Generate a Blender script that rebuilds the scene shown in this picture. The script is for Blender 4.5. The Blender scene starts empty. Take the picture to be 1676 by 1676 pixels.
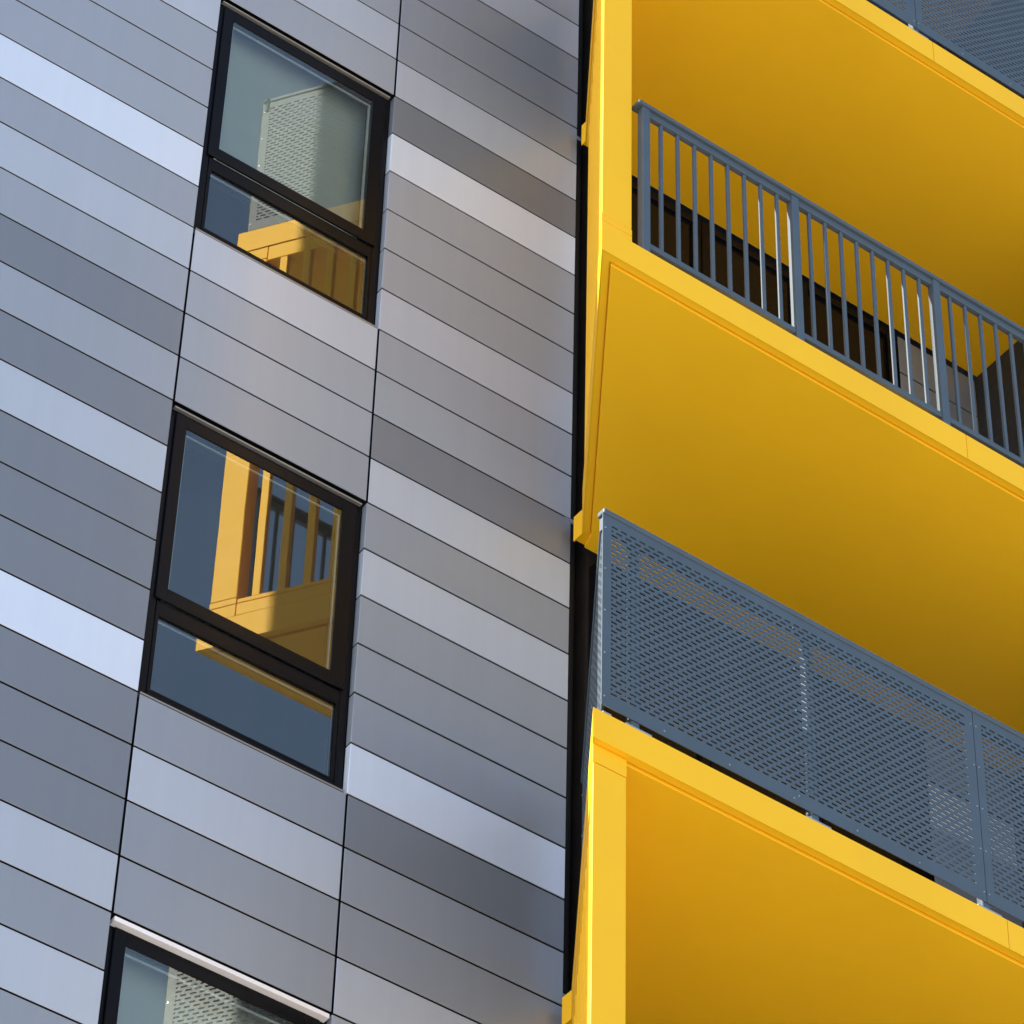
import bpy, bmesh, math, random
from mathutils import Vector, Matrix
random.seed(7)
SC = bpy.context.scene
COL = SC.collection
ZG = 16.5                      # ground level lies 16.5 m below the reference course line

# ------------------------------------------------------------------ materials
def new_mat(name):
    m = bpy.data.materials.new(name); m.use_nodes = True
    return m, m.node_tree, m.node_tree.nodes['Principled BSDF']

def noise(nt, scale, detail=4.0, rough=.55, vec=None, stretch=None):
    tc = nt.nodes.new('ShaderNodeTexCoord')
    n = nt.nodes.new('ShaderNodeTexNoise')
    n.inputs['Scale'].default_value = scale; n.inputs['Detail'].default_value = detail; n.inputs['Roughness'].default_value = rough
    if stretch:
        mp = nt.nodes.new('ShaderNodeMapping'); mp.inputs['Scale'].default_value = stretch
        nt.links.new(tc.outputs['Object'], mp.inputs['Vector']); nt.links.new(mp.outputs[0], n.inputs['Vector'])
    else:
        nt.links.new(tc.outputs['Object'], n.inputs['Vector'])
    return n

def mixcol(nt, fac, a, b):
    r = nt.nodes.new('ShaderNodeMapRange'); r.inputs['From Min'].default_value = .3; r.inputs['From Max'].default_value = .7
    nt.links.new(fac, r.inputs['Value'])
    m = nt.nodes.new('ShaderNodeMix'); m.data_type = 'RGBA'
    nt.links.new(r.outputs[0], m.inputs['Factor'])
    m.inputs['A'].default_value = (*a, 1); m.inputs['B'].default_value = (*b, 1)
    return m.outputs['Result']

def painted(name, col, rough=.4, spec=.5, vary=.05, nscale=3., bump=0.0, metallic=0., coat=0., coat_rough=.1):
    m, nt, p = new_mat(name)
    a = tuple(c*(1-vary) for c in col); b = tuple(min(1, c*(1+vary)) for c in col)
    n = noise(nt, nscale)
    nt.links.new(mixcol(nt, n.outputs['Fac'], a, b), p.inputs['Base Color'])
    p.inputs['Roughness'].default_value = rough
    p.inputs['Specular IOR Level'].default_value = spec
    p.inputs['Metallic'].default_value = metallic
    p.inputs['Coat Weight'].default_value = coat; p.inputs['Coat Roughness'].default_value = coat_rough
    n2 = noise(nt, nscale*7)
    mr = nt.nodes.new('ShaderNodeMapRange'); mr.inputs['To Min'].default_value = rough*.88; mr.inputs['To Max'].default_value = rough*1.14
    nt.links.new(n2.outputs['Fac'], mr.inputs['Value']); nt.links.new(mr.outputs[0], p.inputs['Roughness'])
    if bump:
        n3 = noise(nt, 1.3, 2.0)
        b = nt.nodes.new('ShaderNodeBump'); b.inputs['Strength'].default_value = bump; b.inputs['Distance'].default_value = .02
        nt.links.new(n3.outputs['Fac'], b.inputs['Height']); nt.links.new(b.outputs[0], p.inputs['Normal'])
        if coat: nt.links.new(b.outputs[0], p.inputs['Coat Normal'])
    return m

YELLOW = painted('yellow_powder_coat', (.89, .478, .007), .56, .32, .03, 1.5, bump=.04)
SLATE  = painted('slate_blue_coat', (.066, .089, .112), .48, .4, .06, 5)
FRAME  = painted('dark_window_frame', (.004, .004, .005), .30, .12, .1, 6)
BLACK  = painted('black_membrane', (.010, .009, .008), .75, .3, .2, 4)
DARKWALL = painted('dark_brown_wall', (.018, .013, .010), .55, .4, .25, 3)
TRIM   = painted('dull_aluminium_trim', (.30, .29, .27), .4, .5, .08, 8, metallic=.5)
WHITETRIM = painted('white_flashing', (.80, .78, .80), .35, .5, .04, 8)
STEEL  = painted('galvanised_steel', (.45, .45, .42), .35, .5, .12, 30, metallic=.7)
SPACER = painted('spacer_aluminium', (.88, .89, .9), .35, .5, .03, 10)
ROOMW  = painted('room_plaster', (.52, .54, .52), .9, .2, .03, 2)
ROOMF  = painted('room_floor', (.22, .19, .15), .6, .3, .15, 4)
PARTN  = painted('dark_privacy_screen', (.022, .024, .027), .6, .4, .25, 25)
SHADE  = painted('lamp_shade', (.16, .17, .19), .5, .4, .05, 6)
TERRA  = painted('terracotta_shade', (.50, .17, .10), .6, .3, .05, 6)
PAVE   = painted('pale_paving', (.38, .38, .375), .8, .3, .12, .6)
ROOF   = painted('roof_membrane', (.2, .2, .2), .8, .3, .1, 1)

CLAD = {}
def clad(tone):
    """satin metallic composite panel; tone is the paint's own grey"""
    if tone in CLAD: return CLAD[tone]
    base = {'W': .72, 'L': .475, 'M': .355, 'm': .30, 'D': .205, 'd': .17}[tone]
    m = painted('satin_panel_' + {'W': 'silver', 'L': 'light', 'M': 'mid', 'm': 'grey', 'D': 'dark', 'd': 'charcoal'}[tone],
                (base*.90, base*.975, base*1.12), .40, .5, .015, .8, bump=.045, metallic=.18, coat=.24, coat_rough=.20)
    nt = m.node_tree; p = nt.nodes['Principled BSDF']
    src = p.inputs['Base Color'].links[0].from_socket
    oi = nt.nodes.new('ShaderNodeObjectInfo'); hv = nt.nodes.new('ShaderNodeHueSaturation')
    run = noise(nt, 1.0, 5, .6, stretch=(14, 1, .55))
    ad = nt.nodes.new('ShaderNodeMath'); ad.operation = 'MULTIPLY_ADD'; ad.inputs[1].default_value = .07; ad.inputs[2].default_value = .91
    nt.links.new(oi.outputs['Random'], ad.inputs[0])
    ad2 = nt.nodes.new('ShaderNodeMath'); ad2.operation = 'MULTIPLY_ADD'; ad2.inputs[1].default_value = .11
    nt.links.new(run.outputs['Fac'], ad2.inputs[0]); nt.links.new(ad.outputs[0], ad2.inputs[2])
    nt.links.new(ad2.outputs[0], hv.inputs['Value']); nt.links.new(src, hv.inputs['Color']); nt.links.new(hv.outputs[0], p.inputs['Base Color'])
    CLAD[tone] = m
    return m

def glass_mat():
    m, nt, p = new_mat('coated_window_glass')
    nt.nodes.remove(p)
    out = nt.nodes['Material Output']
    tr = nt.nodes.new('ShaderNodeBsdfTransparent'); tr.inputs[0].default_value = (.62, .68, .66, 1)
    gl = nt.nodes.new('ShaderNodeBsdfGlossy'); gl.inputs['Roughness'].default_value = .004; gl.inputs[0].default_value = (.96, 1, .93, 1)
    fr = nt.nodes.new('ShaderNodeFresnel'); fr.inputs['IOR'].default_value = 1.52
    mr = nt.nodes.new('ShaderNodeMapRange'); mr.inputs['From Min'].default_value = 0; mr.inputs['From Max'].default_value = 1
    mr.inputs['To Min'].default_value = .13; mr.inputs['To Max'].default_value = 1
    n = noise(nt, 1.6, 1.0); b = nt.nodes.new('ShaderNodeBump'); b.inputs['Strength'].default_value = .03; b.inputs['Distance'].default_value = .01
    nt.links.new(n.outputs['Fac'], b.inputs['Height']); nt.links.new(b.outputs[0], gl.inputs['Normal'])
    mx = nt.nodes.new('ShaderNodeMixShader')
    nt.links.new(fr.outputs[0], mr.inputs['Value']); nt.links.new(mr.outputs[0], mx.inputs[0])
    nt.links.new(tr.outputs[0], mx.inputs[1]); nt.links.new(gl.outputs[0], mx.inputs[2])
    # a film of dust on the outside of the pane
    df = nt.nodes.new('ShaderNodeBsdfDiffuse'); df.inputs[0].default_value = (.5, .49, .45, 1)
    dn = noise(nt, 2.2, 6, .65, stretch=(3, 1, .6)); dm = nt.nodes.new('ShaderNodeMapRange'); dm.inputs['To Min'].default_value = .008; dm.inputs['To Max'].default_value = .05
    m2 = nt.nodes.new('ShaderNodeMixShader'); nt.links.new(dn.outputs['Fac'], dm.inputs['Value']); nt.links.new(dm.outputs[0], m2.inputs[0])
    nt.links.new(mx.outputs[0], m2.inputs[1]); nt.links.new(df.outputs[0], m2.inputs[2]); nt.links.new(m2.outputs[0], out.inputs[0])
    return m
GLASS = glass_mat()
def dark_glass_mat():
    m, nt, p = new_mat('dark_balcony_glass')
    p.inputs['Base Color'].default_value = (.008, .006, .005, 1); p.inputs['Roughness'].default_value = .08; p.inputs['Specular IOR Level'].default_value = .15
    return m
DGLASS = dark_glass_mat()

# ------------------------------------------------------------------ mesh helpers
def link(name, bm, mat, parent=None, bevel=0, segs=1, recalc=True):
    if bevel:
        bmesh.ops.remove_doubles(bm, verts=bm.verts, dist=1e-5)
        es = [e for e in bm.edges if len(e.link_faces) == 2 and e.calc_face_angle(0) > .5]
        bmesh.ops.bevel(bm, geom=es, offset=bevel, segments=segs, affect='EDGES', profile=.5, clamp_overlap=True)
    if recalc: bmesh.ops.recalc_face_normals(bm, faces=bm.faces)
    me = bpy.data.meshes.new(name); bm.to_mesh(me); bm.free()
    me.materials.append(mat)
    o = bpy.data.objects.new(name, me); COL.objects.link(o)
    if parent: o.parent = parent; o.matrix_parent_inverse = Matrix.Identity(4)
    return o
def empty(name, loc, label, cat, group=None):
    o = bpy.data.objects.new(name, None); COL.objects.link(o); o.location = loc; o.empty_display_size = .3
    o['label'] = label; o['category'] = cat
    if group: o['group'] = group
    return o
def box(bm, x0, x1, y0, y1, z0, z1):
    v = [bm.verts.new(c) for c in ((x0,y0,z0),(x1,y0,z0),(x1,y1,z0),(x0,y1,z0),(x0,y0,z1),(x1,y0,z1),(x1,y1,z1),(x0,y1,z1))]
    for f in ((3,2,1,0),(4,5,6,7),(0,1,5,4),(1,2,6,5),(2,3,7,6),(3,0,4,7)): bm.faces.new([v[i] for i in f])
def prism(bm, pts, z0, z1):
    a = [bm.verts.new((x,y,z0)) for x,y in pts]; b = [bm.verts.new((x,y,z1)) for x,y in pts]; n = len(pts)
    bm.faces.new(a[::-1]); bm.faces.new(b)
    for i in range(n): bm.faces.new((a[i], a[(i+1)%n], b[(i+1)%n], b[i]))
def disc(bm, c, r, h, axis='z', n=12):
    vs = []
    for k in range(2):
        ring = []
        for i in range(n):
            a = 2*math.pi*i/n
            d = (math.cos(a)*r, math.sin(a)*r)
            ring.append(bm.verts.new((c[0]+d[0], c[1]+d[1], c[2]+h*k) if axis == 'z' else (c[0]+d[0], c[1]+h*k, c[2]+d[1])))
        vs.append(ring)
    bm.faces.new(vs[0][::-1]); bm.faces.new(vs[1])
    for i in range(n): bm.faces.new((vs[0][i], vs[0][(i+1)%n], vs[1][(i+1)%n], vs[1][i]))
NB = bmesh.new

def Z(z): return z + ZG

# ------------------------------------------------------------------ ground
bm = NB(); box(bm, -400, 400, -400, 400, -.3, 0)
g = link('ground', bm, PAVE); g['kind'] = 'structure'

# ------------------------------------------------------------------ the grey building
B = empty('apartment_building', (0, 0, 0), 'tall apartment building clad in mixed grey metal panels with dark framed windows', 'building')
X1, X2, X3 = 0.0, 1.0742, 2.2558
XL, XR, YB, ZT = -8.05, 10.0, 9.0, 31.0
# shell: left end, back, roof, and the rear wall behind the balconies
bm = NB(); box(bm, XL, XL+.25, .10, YB, 0, ZT-.3); link('end_wall', bm, clad('M'), B)
bm = NB(); box(bm, XL+.25, XR, YB-.25, YB, 0, ZT-.3); link('back_wall', bm, clad('D'), B)
bm = NB(); box(bm, XL-.1, XR, -.09, YB+.1, ZT-.3, ZT); link('roof', bm, ROOF, B)
# dark membrane behind the open joints, with the three windows (and their stack) left open
WIN_TOP = [1.2+3*k for k in range(4, -6, -1)]             # window heads, one per storey
bm = NB()
box(bm, XL+.0, X1+.004, .055, .10, 0, ZT-.3)
box(bm, X2-.004, X3-.004, .055, .10, 0, ZT-.3)
prev = ZT-.3-ZG
for zt in WIN_TOP:
    box(bm, X1+.004, X2-.004, .055, .10, Z(zt+.004), Z(prev)); prev = zt-1.8-.004
box(bm, X1+.004, X2-.004, .055, .10, 0, Z(prev))
link('wall_membrane', bm, BLACK, B)
# return of the clad wall into the dark slot beside the balconies
bm = NB(); box(bm, X3-.004, X3+.0, .055, .40, 0, ZT-.3); link('side_return', bm, BLACK, B)
bm = NB(); box(bm, X3, 2.372, .28, .40, 0, ZT-.3); link('slot_wall', bm, DARKWALL, B)
# cladding panels
GAP, VG, TH = .0115, .0125, .006
COL0 = {-6:'M',-5:'L',-4:'L',-3:'M',-2:'M',-1:'M',0:'W',1:'M',2:'L',3:'M',4:'D',5:'M',6:'D',7:'L',8:'D',9:'D',10:'D',11:'W',12:'D',13:'D',14:'D',15:'L',16:'m',17:'L',18:'m',19:'M'}
FOLD = {n for k in (-4, 6, 16) for n in range(k, k+6)}
COL1 = {-7:'M',-6:'L',-5:'M',2:'L',3:'M',4:'M',5:'m',12:'m',13:'L',14:'m',15:'m'}
COL2 = {-11:'M',-10:'M',-9:'L',-8:'m',-7:'m',-6:'m',-5:'L',-4:'D',-3:'W',-2:'M',-1:'M',0:'M',1:'L',2:'M',3:'M',4:'D',5:'L',6:'m',7:'L',8:'m',9:'m',10:'m',11:'W',12:'D',13:'m',14:'m',15:'L',16:'M',17:'m',18:'M'}
PL = {'W': 'very bright silver panel, palest of its column', 'L': 'light grey panel', 'D': 'dark grey panel'}
def panel(x0, x1, n, tone, y=0.0, name='cladding_panel', z0=None, z1=None, fold=False):
    bm = NB()
    za, zb = (-.3*(n+1) if z0 is None else z0), (-.3*n if z1 is None else z1)
    box(bm, x0, x1, y, y+TH, Z(za)+GAP/2, Z(zb)-GAP/2)
    if fold: box(bm, x0, x0+.004, y+TH, y+.042, Z(za)+GAP/2, Z(zb)-GAP/2)
    # fixing tilt: no two sheets hang perfectly in plane
    ax, az = random.gauss(0, .0006), random.gauss(0, .0005)
    cx, cz = (x0+x1)/2, Z((za+zb)/2)
    for v in bm.verts: v.co.y += ax*(v.co.z-cz) + az*(v.co.x-cx)
    o = link(name, bm, clad(tone), B, bevel=.0016)
    if tone in ('W',): o['label'] = 'pale silver cladding panel, much brighter than its neighbours'
    return o
for n, t in COL0.items(): panel(-1.62, X1-VG/2, n, t)
for n, t in COL1.items(): panel(X1+VG/2, X2-VG/2, n, t)
for n, t in COL2.items(): panel(X2+(VG/2 if n not in FOLD else .001), X3, n, t, fold=n in FOLD)
# the rest of the same wall, beyond the picture
bm = NB()
seq = 'MLMDLMDMWLDM'
rest = {}
NT = int((ZT-.35-ZG)/.3)
xs = [-1.62-VG/2-1.12*k for k in range(13)]
for n in range(-NT, int(ZG/.3)-1):
    spans = [(xs[k]-1.12+VG/2, xs[k]-VG/2) for k in range(12)]
    if n not in COL0: spans.append((-1.62, X1-VG/2))
    if n not in COL2: spans.append((X2+VG/2, X3))
    if n not in COL1 and not any(zt+.01 > -.3*n-.15 > zt-1.81 for zt in WIN_TOP): spans.append((X1+VG/2, X2-VG/2))
    for a, b in spans:
        if b <= XL: continue
        a = max(a, XL)
        if -1.62 > a and a-XL < .3: a = XL
        rest.setdefault(random.choice(seq), []).append((a, b, n))
bm = NB()
tones = sorted(rest)
for i, t in enumerate(tones):
    for a, b, n in rest[t]: box(bm, a, b, 0, TH, Z(-.3*(n+1))+GAP/2, Z(-.3*n)-GAP/2)
o = link('cladding_field', bm, clad(tones[0]), B)
for t in tones[1:]: o.data.materials.append(clad(t))
k = 0
for i, t in enumerate(tones):
    for _ in range(6*len(rest[t])): o.data.polygons[k].material_index = i; k += 1
o['kind'] = 'stuff'

# windows
BLIND = painted('roller_blind', (.74, .77, .74), .9, .2, .04, 4)
def window(zt, flash_white=False, lamp=None, depth=.036, blind=False):
    x0, x1, zb = X1+.006, X2-.008, zt-1.8
    yf = depth
    bm = NB()
    # outer frame with transom, mitred as butt-jointed bars
    fw = .045
    box(bm, x0, x0+fw, yf, yf+.07, Z(zb)+.006, Z(zt)-.012)
    box(bm, x1-fw, x1, yf, yf+.07, Z(zb)+.006, Z(zt)-.012)
    box(bm, x0+fw, x1-fw, yf, yf+.07, Z(zt)-.012-fw, Z(zt)-.012)
    box(bm, x0+fw, x1-fw, yf, yf+.07, Z(zb)+.006, Z(zb)+.006+.062)
    ztr = zt-1.215
    box(bm, x0+fw, x1-fw, yf, yf+.07, Z(ztr)-.055, Z(ztr)+.018)
    w = link('window', bm, FRAME, B, bevel=.003)
    # opening sash over the transom, standing a little proud
    s0, s1, sb, st = x0+.030, x1-.030, ztr+.022, zt-.034
    bm = NB(); sw, swl = .076, .058
    ys = yf-.012
    box(bm, s0, s0+swl, ys, yf-.0005, Z(sb), Z(st)); box(bm, s1-sw, s1, ys, yf-.0005, Z(sb), Z(st))
    box(bm, s0+swl, s1-sw, ys, yf-.0005, Z(st)-sw+.006, Z(st)); box(bm, s0+swl, s1-sw, ys, yf-.0005, Z(sb), Z(sb)+sw)
    box(bm, s0+.02, s0+swl-.004, yf-.0005, yf+.06, Z(sb)+.03, Z(st)-.03); box(bm, s1-sw+.004, s1-.03, yf-.0005, yf+.06, Z(sb)+.03, Z(st)-.03)
    link('sash', bm, FRAME, w, bevel=.003)
    gx0, gx1, gz0, gz1 = s0+swl-.006, s1-sw+.006, sb+sw-.006, st-sw+.012
    def pane(a, b, c, d, y):
        bm = NB(); v = [bm.verts.new(q) for q in ((a,y,Z(c)),(b,y,Z(c)),(b,y,Z(d)),(a,y,Z(d)))]; bm.faces.new(v)
        o = link('pane', bm, GLASS, w, recalc=False)
        bm = NB(); t = .011; e = .012; yy = y+.010
        box(bm, a+e, b-e, yy, yy+.007, Z(d)-e-.029, Z(d)-e-.020)
        box(bm, b-e-t*.8, b-e, yy, yy+.012, Z(c)+e+.01, Z(d)-e-.030)
        box(bm, a+e, a+e+t*.5, yy, yy+.012, Z(c)+e+.01, Z(d)-e-.030)
        link('glazing_spacer', bm, SPACER, w)
    pane(gx0, gx1, gz0, gz1, yf-.006)
    pane(x0+fw-.004, x1-fw+.004, zb+.064, ztr-.051, yf+.010)
    # lower glazing beads
    bm = NB(); yb = yf+.004
    a, b, c, d = x0+fw, x1-fw, Z(zb)+.068, Z(ztr)-.055
    yb = yf-.002; box(bm, a, a+.018, yb, yb+.011, c, d); box(bm, b-.018, b, yb, yb+.011, c, d)
    box(bm, a+.018, b-.018, yb, yb+.011, c, c+.014); box(bm, a+.018, b-.018, yb, yb+.011, d-.016, d)
    link('glazing_bead', bm, FRAME, w, bevel=.002)
    # head flashing and sill
    bm = NB()
    if flash_white: box(bm, x0+.006, x1-.006, -.002, yf-.003, Z(zt)-.034, Z(zt)-.012)
    else: box(bm, x0+.01, x1-.01, .012, yf-.002, Z(zt)-.020, Z(zt)-.011)
    link('head_flashing', bm, WHITETRIM if flash_white else TRIM, w, bevel=.0015)
    bm = NB(); box(bm, x0+.004, x1-.004, .006, yf-.001, Z(zb)+.006, Z(zb)+.016); link('sill', bm, TRIM if not flash_white else FRAME, w, bevel=.0015)
    # the room behind
    bm = NB(); rx0, rx1, ry0, ry1, rz0, rz1 = -.9, 2.0, .102, 4.2, zt-2.62, zt+.26
    box(bm, rx0-.05, rx0, ry0, ry1, Z(rz0), Z(rz1)); box(bm, rx1, rx1+.05, ry0, ry1, Z(rz0), Z(rz1)); box(bm, rx0-.05, rx1+.05, ry1, ry1+.05, Z(rz0), Z(rz1))
    box(bm, rx0-.05, rx1+.05, ry0, ry1+.05, Z(rz1), Z(rz1)+.05)
    # inner lining of the front wall round the opening
    box(bm, rx0, X1-.01, ry0, ry0+.12, Z(rz0), Z(rz1)); box(bm, X2+.01, rx1, ry0, ry0+.12, Z(rz0), Z(rz1))
    box(bm, X1-.01, X2+.01, ry0, ry0+.12, Z(zt)+.02, Z(rz1)); box(bm, X1-.01, X2+.01, ry0, ry0+.12, Z(rz0), Z(zb)-.01)
    r = link('room', bm, ROOMW, B)
    bm = NB(); box(bm, rx0, rx1, ry0+.12, ry1, Z(rz0), Z(rz0)+.04); link('room_floor', bm, ROOMF, r)
    if blind:
        bm = NB(); box(bm, x0+.05, x1-.05, yf+.105, yf+.107, Z(zb)+.55, Z(zt)-.02)
        link('roller_blind', bm, BLIND, w)
    if lamp:
        lx, ly, mat, rad = lamp
        bm = NB(); disc(bm, (lx, ly, Z(rz1)-.075), rad, .07, 'z', 32); link('ceiling_lamp', bm, mat, r, bevel=.006)
    return w
LAMPS = {-1.8: (.40, .50, SHADE, .13), -4.8: (.60, .82, TERRA, .10)}
for zt in WIN_TOP:
    if not -11.5 < zt < 8: continue
    z = round(zt, 3)
    window(zt, flash_white=(z == -4.8), lamp=LAMPS.get(z), blind=z in (1.2, -4.8, 7.2), depth=.044 if z == -4.8 else .036)

# rear wall behind the balconies: dark glazed doors, a strip of grey panels
LV = [  # (level name, corner x, top z, bottom z)
    (1.221, 1.768, 1.604), (1.204, -1.238, -1.402), (1.182, -4.205, -4.362), (1.166, -7.19, -7.35), (1.221, 4.77, 4.61)]
YBK = -.050
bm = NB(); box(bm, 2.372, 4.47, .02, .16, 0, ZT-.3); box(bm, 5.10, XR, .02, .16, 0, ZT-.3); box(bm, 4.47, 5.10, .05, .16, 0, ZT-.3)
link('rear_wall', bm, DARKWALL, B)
def balcony_door(x0, x1, z0, z1):
    bm = NB(); f = .055
    box(bm, x0, x0+f, YBK, .018, Z(z0), Z(z1)); box(bm, x1-f, x1, YBK, .018, Z(z0), Z(z1))
    box(bm, x0+f, x1-f, YBK, .018, Z(z0), Z(z0)+f); box(bm, x0+f, x1-f, YBK, .018, Z(z1)-f, Z(z1))
    d = link('balcony_door', bm, FRAME, B, bevel=.003)
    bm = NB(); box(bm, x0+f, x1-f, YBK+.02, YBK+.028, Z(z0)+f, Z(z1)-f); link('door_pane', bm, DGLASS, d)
    bm = NB(); box(bm, x0+.012, x0+.03, YBK-.045, YBK-.03, Z(z0)+.95, Z(z0)+1.15); box(bm, x0+.012, x0+.03, YBK-.03, YBK, Z(z0)+.97, Z(z0)+.99)
    box(bm, x0+.012, x0+.03, YBK-.03, YBK, Z(z0)+1.11, Z(z0)+1.13); link('door_handle', bm, STEEL, d)
for zt, zs in ((-1.238, 1.604), (-4.205, -1.402), (-7.19, -4.362), (1.768, 4.61)):
    for k in range(3):
        a = 2.385 + k*.69
        balcony_door(a, a+.684, zt+.03, zs-.035)
    # grey cladding strip, courses of the same height
    z = zs-.04; k = 0
    while z-.3 > zt:
        tone = 'D'
        if zt == -4.205 and k in (1,): tone = 'W'
        panel(4.475, 5.045, 0, tone, y=YBK, z0=z-.3, z1=z); z -= .3; k += 1

# downpipe in the dark slot
bm = NB(); disc(bm, (2.315, .10, 0), .035, ZT-.4, 'z', 16)
dp = link('downpipe', bm, BLACK, B)
bm = NB()
for k in range(1, 10):
    box(bm, 2.262, 2.33, .06, .075, 2.95*k+.6, 2.95*k+.63)
link('pipe_bracket', bm, STEEL, dp)

# ------------------------------------------------------------------ balconies
YF = -1.64
U = Vector((1.032, 1.52)).normalized(); NIN = Vector((U.y, -U.x))     # along the slanted side, and inwards from it
XE = 9.0
class Lv:
    def __init__(s, xf): s.F = Vector((xf, YF))
    def side(s, t, inset=0.0):          # point t metres back along the slanted side
        return s.F + U*t + NIN*inset
    def at_y(s, y, inset=0.0):
        t = (y-YF-NIN.y*inset)/U.y
        return s.F + U*t + NIN*inset

def slab(root, xf, zt, zb, oz):
    L = Lv(xf)
    t1 = ((-.12 if zt < 1 else -.088)-YF)/U.y; p1 = L.side(t1)
    pts = [(L.F.x, YF), (XE, YF), (XE, -.052), (p1.x, -.052), (p1.x, p1.y)]
    # the slab's edge fascia is a set of folded sheets: a core plus butted sheets in front
    q = [(L.F.x+.012, YF+.006), (XE, YF+.006), (XE, -.056), (p1.x+.006, -.056), (p1.x+.006, p1.y+.002)]
    bm = NB(); prism(bm, [(L.side(.012, .006).x, L.side(.012, .006).y)] + q[1:], zb+.010-oz, zt-.002-oz); o = link('slab', bm, YELLOW, root)
    joints = [3.385, 5.6, 7.8]
    xs = [L.F.x] + joints + [XE]
    for i in range(len(xs)-1):
        bm = NB(); a, b = xs[i] + (.002 if i else 0), xs[i+1]-.002
        if i == 0:
            c = L.at_y(YF+.0055, .0055)
            prism(bm, [(L.F.x, YF), (b, YF), (b, YF+.0055), tuple(c)], zb-oz, zt-oz)
            b2 = NB(); e2 = L.side(t1, .0055); prism(b2, [(L.F.x, YF), tuple(c), tuple(e2), tuple(p1)], zb-oz, zt-oz)
            prism(b2, [tuple(p1), (p1.x+.0055, p1.y-.0), (p1.x+.0055, -.052), (p1.x, -.052)], zb-oz, zt-oz)
            link('side_fascia', b2, YELLOW, o)
        else: box(bm, a, b, YF, YF+.0055, zb-oz, zt-oz)
        link('fascia', bm, YELLOW, o)
    # soffit: lip on the edge band, then a sheet standing 14 mm lower behind a shadow groove
    bm = NB(); e = .045
    a = L.at_y(YF+e, e); b = L.side(t1-.01, e)
    prism(bm, [(a.x, a.y), (XE, a.y), (XE, -.06), (b.x+.03, -.06), (b.x, b.y)], zb-.014-oz, zb+.009-oz)
    link('soffit', bm, YELLOW, root, bevel=.002)
    bm = NB(); f1, f2 = .0065, e-.006
    p, q2 = L.at_y(YF+f1, f1), L.at_y(YF+f2, f2); r1, r2 = L.side(t1-.005, f1), L.side(t1-.005, f2)
    prism(bm, [(p.x, p.y), (XE, p.y), (XE, q2.y), (q2.x, q2.y), (r2.x, r2.y), (r1.x, r1.y)], zb+.001-oz, zb+.009-oz)
    link('edge_band', bm, YELLOW, root)
    return L, t1

def side_frame(root, L, xright, z0, z1, oz, t1, ins):
    """column, base and header rails and the row of upright fins on the slanted side, from slab top z0 to soffit z1"""
    def colpoly(grow, ins=ins):
        a = L.at_y(YF+.031-grow, ins-grow); w = xright-a.x
        b = Vector((xright+grow*.5, YF+.031-grow)); d = L.side(.182, ins-grow)
        c = b + Vector((0, .065)); return [tuple(a), tuple(b), tuple(c), tuple(d)]
    bm = NB(); prism(bm, colpoly(0), z0+.128-oz, z1-.096-oz); link('column', bm, YELLOW, root, bevel=.004)
    bm = NB(); prism(bm, colpoly(.001, ins+.001), z0-oz, z0+.082-oz); prism(bm, colpoly(.001), z0+.085-oz, z0+.125-oz); link('column_base', bm, YELLOW, root, bevel=.002)
    bm = NB(); prism(bm, colpoly(.001), z1-.093-oz, z1-.0005-oz); link('column_cap', bm, YELLOW, root, bevel=.002)
    te = t1-.03
    def strip(ta, tb, i0, i1): return [tuple(L.side(ta, i0)), tuple(L.side(ta, i1)), tuple(L.side(tb, i1)), tuple(L.side(tb, i0))]
    bm = NB(); prism(bm, strip(.186, te, ins, ins+.05), z0-oz, z0+.082-oz); prism(bm, strip(.186, te, ins, ins+.05), z0+.085-oz, z0+.115-oz); link('base_rail', bm, YELLOW, root, bevel=.003)
    bm = NB(); prism(bm, strip(.186, te, ins, ins+.05), z1-.115-oz, z1-.0005-oz); link('header_rail', bm, YELLOW, root, bevel=.003)
    t = .262
    while t < te-.03:
        bm = NB(); prism(bm, strip(t, t+.044, ins+.003, ins+.046), z0+.115-oz, z1-.115-oz); link('fin', bm, YELLOW, root, bevel=.003)
        t += .1395

def bar_railing(root, L, zt, oz, posts):
    yr0, yr1 = YF+.006, YF+.050
    za, zb = zt+.085, zt+1.04
    bm = NB()
    box(bm, posts[0]-.028, XE-.2, YF-.004, YF+.066, zb-oz, zb+.022-oz)           # flat handrail
    r = link('railing', bm, SLATE, root, bevel=.004)
    bm = NB(); box(bm, posts[0]+.046, XE-.2, yr0+.008, yr1-.006, zb-.042-oz, zb-.0005-oz); link('top_rail', bm, SLATE, r, bevel=.003)
    bm = NB(); box(bm, posts[0]+.046, XE-.2, yr0+.008, yr1-.006, za-.034-oz, za-oz); link('bottom_rail', bm, SLATE, r, bevel=.003)
    for k, x in enumerate(posts):
        bm = NB(); box(bm, x, x+.045, yr0, yr1, zt+.001-oz, zb-.0005-oz); link('post', bm, SLATE, r, bevel=.003)
        bm = NB(); box(bm, x-.03, x+.075, yr0+.004, yr1+.04, zt-oz, zt+.008-oz); link('base_plate', bm, STEEL, r)
        if k+1 < len(posts):
            x1 = posts[k+1]; n = 8
            for i in range(1, n+1):
                xx = x+.0225 + (x1-x)*i/(n+1)
                bm = NB(); yc = (yr0+yr1)/2+.001
                box(bm, xx-.0088, xx+.0088, yc-.0088, yc+.0088, za-oz, zb-.042-oz); link('baluster', bm, SLATE, r, bevel=.002)

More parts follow.
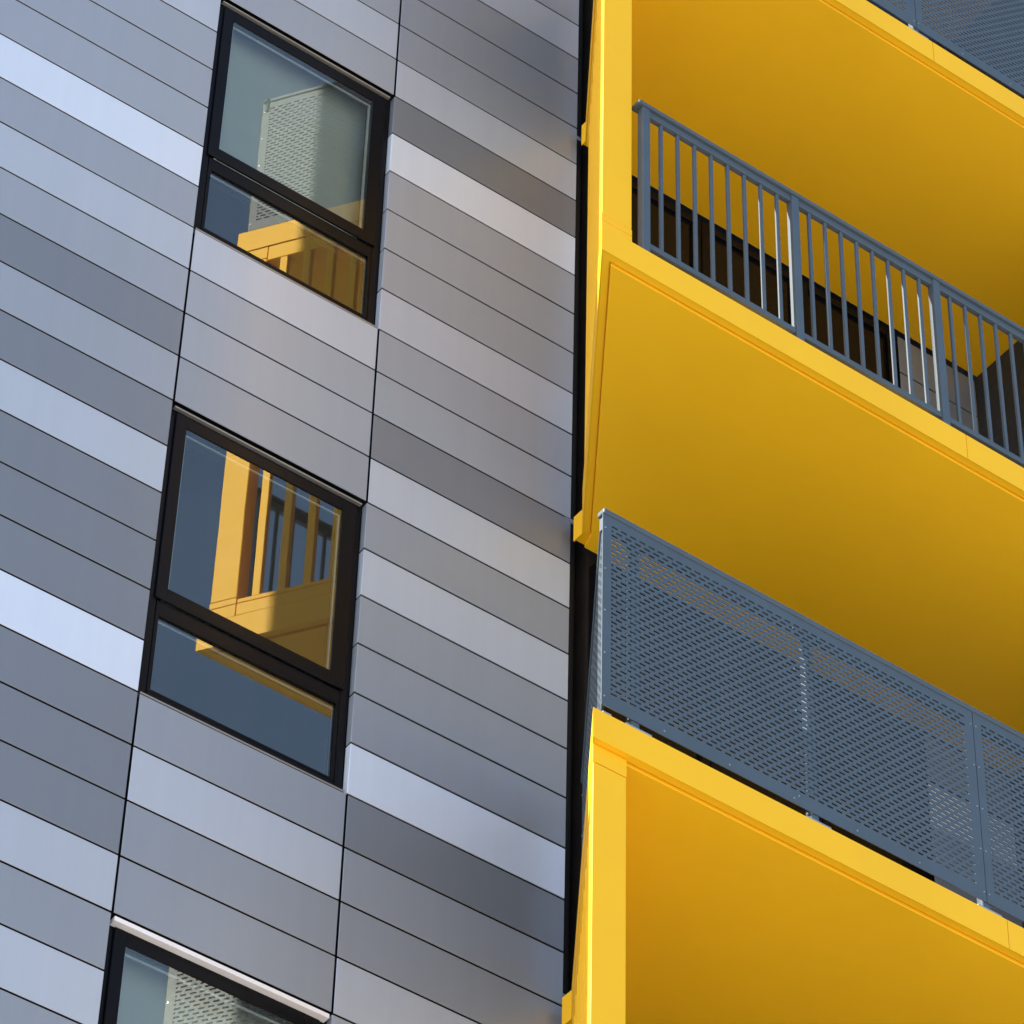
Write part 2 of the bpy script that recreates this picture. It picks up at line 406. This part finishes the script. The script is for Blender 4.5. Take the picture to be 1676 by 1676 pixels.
def perforated(bm, Lx, H, bl, br, bt, bb, pitch, row, sl, sh, T, mp):
    """sheet of thickness T with staggered oblong slots; mp maps (s, h, w) to a point"""
    def cell(s0, s1, h0, h1, faces):
        v = {}
        for i, s in enumerate((s0, s1)):
            for j, h in enumerate((h0, h1)):
                for k, w in enumerate((0, T)): v[i, j, k] = bm.verts.new(mp(s, h, w))
        q = {'f': ((0,0,0),(1,0,0),(1,1,0),(0,1,0)), 'b': ((0,0,1),(0,1,1),(1,1,1),(1,0,1)), 'l': ((0,0,0),(0,1,0),(0,1,1),(0,0,1)),
             'r': ((1,0,0),(1,0,1),(1,1,1),(1,1,0)), 'd': ((0,0,0),(0,0,1),(1,0,1),(1,0,0)), 'u': ((0,1,0),(1,1,0),(1,1,1),(0,1,1))}
        for f in faces: bm.faces.new([v[c] for c in q[f]])
    n = int((H-bt-bb)//row)
    h = H-bt
    cell(0, Lx, h, H, 'fblrdu')
    for r in range(n):
        # slot row, its webs, then the solid strip below
        s = bl if r % 2 == 0 else bl + pitch/2
        edges = []
        while s+sl <= Lx-br+1e-6: edges.append((s, s+sl)); s += pitch
        if r % 2: edges = [(bl, bl+sl*.30)] + edges
        x = 0
        for a, b in edges:
            cell(x, a, h-sh, h, 'fblr'); x = b
        cell(x, Lx, h-sh, h, 'fblr')
        hb = h-row if r < n-1 else 0
        cell(0, Lx, hb, h-sh, 'fblrdu')
        h -= row

def screen_panel(root, Lx, H, mp, T=.004, screws=True):
    bm = NB(); perforated(bm, Lx, H, .046, .044, .050, .054, .0494, .0250, .0318, .0108, T, mp)
    o = link('perforated_panel', bm, SLATE, root)
    if screws:
        bm = NB()
        def sc(s, h):
            c = [mp(s+.0045*math.cos(a*math.pi/3), h+.0045*math.sin(a*math.pi/3), -.0025) for a in range(6)]
            d = [mp(s+.0045*math.cos(a*math.pi/3), h+.0045*math.sin(a*math.pi/3), -.0003) for a in range(6)]
            c = [bm.verts.new(p) for p in c]; d = [bm.verts.new(p) for p in d]
            bm.faces.new(c)
            for i in range(6): bm.faces.new((c[i], c[(i+1) % 6], d[(i+1) % 6], d[i]))
        for k in range(5):
            hh = .05 + (H-.13)*k/4
            sc(.013, hh); sc(Lx-.013, hh); sc(Lx/2, hh)
        k = .32
        while k < Lx-.1: sc(k, .026); k += .34
        link('screw', bm, STEEL, o)
    return o

def screen_railing(root, L, zt, oz, t1):
    z0, z1 = zt+.047, zt+1.135
    xs = L.F.x+.046
    bm = NB()
    box(bm, xs, XE-.2, YF-.002, YF+.048, z1+.0005-oz, z1+.028-oz)                  # front cap rail
    r = link('screen_railing', bm, SLATE, root, bevel=.006, segs=2)
    seams = [xs, 3.283, 5.33, 7.38]
    for i in range(3):
        a, b = seams[i] + (.0018 if i else 0), seams[i+1]-.0018
        screen_panel(r, b-a, z1-z0, lambda s, h, w, a=a: (a+s, YF+.006+w, z0+h-oz))
    bm = NB(); box(bm, xs+.012, XE-.25, YF+.0125, YF+.046, z1-.075-oz, z1-.0005-oz); link('top_rail', bm, SLATE, r)
    # side screen along the slant
    ins = .034; ta = .036; Ls = t1-.06-ta
    A = L.side(ta, ins)
    bm = NB(); prism(bm, [tuple(L.side(ta+.045, ins-.008)), tuple(L.side(ta+.045, ins+.036)), tuple(L.side(ta+Ls, ins+.036)), tuple(L.side(ta+Ls, ins-.008))], z1+.0005-oz, z1+.028-oz)
    link('cap_rail', bm, SLATE, r, bevel=.004)
    screen_panel(r, Ls, z1-z0, lambda s, h, w: (A.x+U.x*s+NIN.x*w, A.y+U.y*s+NIN.y*w, z0+h-oz))
    # posts behind the sheets and their foot brackets on the slab edge
    for x in (1.385, 2.325, 3.262, 4.2, 5.31, 6.3, 7.36):
        bm = NB(); box(bm, x, x+.042, YF+.012, YF+.050, zt+.001-oz, z1-.0755-oz); link('post', bm, SLATE, r, bevel=.003)
        bm = NB(); box(bm, x-.035, x+.10, YF+.003, YF+.07, zt+.0005-oz, zt+.014-oz); link('bracket', bm, STEEL, r, bevel=.002)
    bm = NB(); box(bm, xs+.006, xs+.05, YF+.003, YF+.04, zt+.0005-oz, zt+.014-oz); link('bracket', bm, STEEL, r, bevel=.002)
    bm = NB(); box(bm, xs+.01, XE-.25, YF+.0100, YF+.0115, z0+.004-oz, z0+.05-oz); link('bottom_rail', bm, SLATE, r)
    for t in (.75, 1.45):
        c = L.side(t, ins+.006)
        p = [c, c+NIN*.04, c+NIN*.04+U*.042, c+U*.042]
        bm = NB(); prism(bm, [tuple(q) for q in p], zt+.001-oz, z1-oz); link('side_post', bm, SLATE, r, bevel=.003)

GROUP = 'yellow balconies stacked beside the grey wall'
def mk(label, xf, zt):
    oz = zt
    e = empty('balcony', (0, 0, Z(zt)), label, 'balcony', GROUP)
    return e
# all child meshes are given in balcony coordinates: z relative to the slab top
levels = []
spec = [
    (1.194, 1.768, 1.604, 'screen', None, 'yellow balcony with slate perforated screen, cut off by the top right corner'),
    (1.204, -1.238, -1.402, 'bars', 1.604, 'yellow balcony with slate vertical bar railing and a square column at its corner'),
    (1.182, -4.205, -4.362, 'screen', None, 'yellow balcony with perforated slate screen, directly below the balcony with vertical bars'),
    (1.182, -7.19, -7.35, 'bars', -4.362, 'lowest yellow balcony, its column and ribbed side carrying the slab with the perforated screen'),
    (1.232, 4.77, 4.61, 'bars', None, 'yellow balcony one storey above the balcony cut off by the top right corner'),
]
for xf, zt, zb, kind, zs, lab in spec:
    root = mk(lab, xf, zt)
    L, t1 = slab(root, xf, zt, zb, zt)
    if kind == 'screen': screen_railing(root, L, zt, zt, t1)
    else:
        if zs is not None: side_frame(root, L, 1.400 if zt > -2 else 1.376, zt, zs-.0005, zt, t1, -.001 if zt > -2 else .002)
        x0 = xf+.241
        bar_railing(root, L, zt, zt, [x0, xf+1.153, xf+2.051, xf+2.95, xf+3.85, xf+4.75, xf+5.65])
    if zs is not None or kind == 'screen':
        top = {1.768: 4.61, -1.238: 1.604, -4.205: -1.402, -7.19: -4.362}[zt]
        bm = NB(); box(bm, 5.05, 5.10, -1.50, -.052, .02, top-zt-.016); link('privacy_partition', bm, PARTN, root, bevel=.004)

# ------------------------------------------------------------------ light
EL, PHI = math.radians(34), math.radians(8)
S = Vector((-math.cos(PHI)*math.cos(EL), math.sin(PHI)*math.cos(EL), math.sin(EL)))
sun = bpy.data.lights.new('sun', 'SUN'); sun.energy = 4.6; sun.angle = math.radians(.3); sun.color = (1, .93, .82)
so = bpy.data.objects.new('sun', sun); COL.objects.link(so); so.rotation_euler = S.to_track_quat('Z', 'Y').to_euler(); so.location = (-20, 5, 40)
W = bpy.data.worlds.new('World'); SC.world = W; W.use_nodes = True
nt = W.node_tree; sk = nt.nodes.new('ShaderNodeTexSky'); sk.sky_type = 'NISHITA'; sk.sun_disc = False
sk.sun_elevation = EL; sk.sun_rotation = math.atan2(S.x, S.y) % (2*math.pi); sk.altitude = 50; sk.air_density = 1.0; sk.dust_density = 1.0; sk.ozone_density = 1.0
nt.links.new(sk.outputs[0], nt.nodes['Background'].inputs[0]); nt.nodes['Background'].inputs[1].default_value = .095

# ------------------------------------------------------------------ camera
Rm = [[0.8060318368, -0.5914581726, 0.0221338684], [0.4304418882, 0.5601128413, -0.7078088626], [0.4062418725, 0.5800438217, 0.7060571549]]
C = Vector((-5.874325632, -11.10429978, -14.87957065+ZG))
r, d, f = (Vector(v).normalized() for v in Rm)
M = Matrix((( r.x, -d.x, -f.x, C.x), (r.y, -d.y, -f.y, C.y), (r.z, -d.z, -f.z, C.z), (0, 0, 0, 1)))
cam = bpy.data.cameras.new('camera'); cam.sensor_width = 36; cam.sensor_fit = 'HORIZONTAL'; cam.lens = 36*6472.24/1676; cam.clip_end = 2000; cam.clip_start = .1
co = bpy.data.objects.new('camera', cam); COL.objects.link(co); co.matrix_world = M; SC.camera = co

SC.view_settings.view_transform = 'Standard'; SC.view_settings.look = 'None'; SC.view_settings.exposure = 1.72; SC.view_settings.gamma = 1
SC.cycles.max_bounces = 10; SC.cycles.diffuse_bounces = 6; SC.cycles.glossy_bounces = 5; SC.cycles.transparent_max_bounces = 12
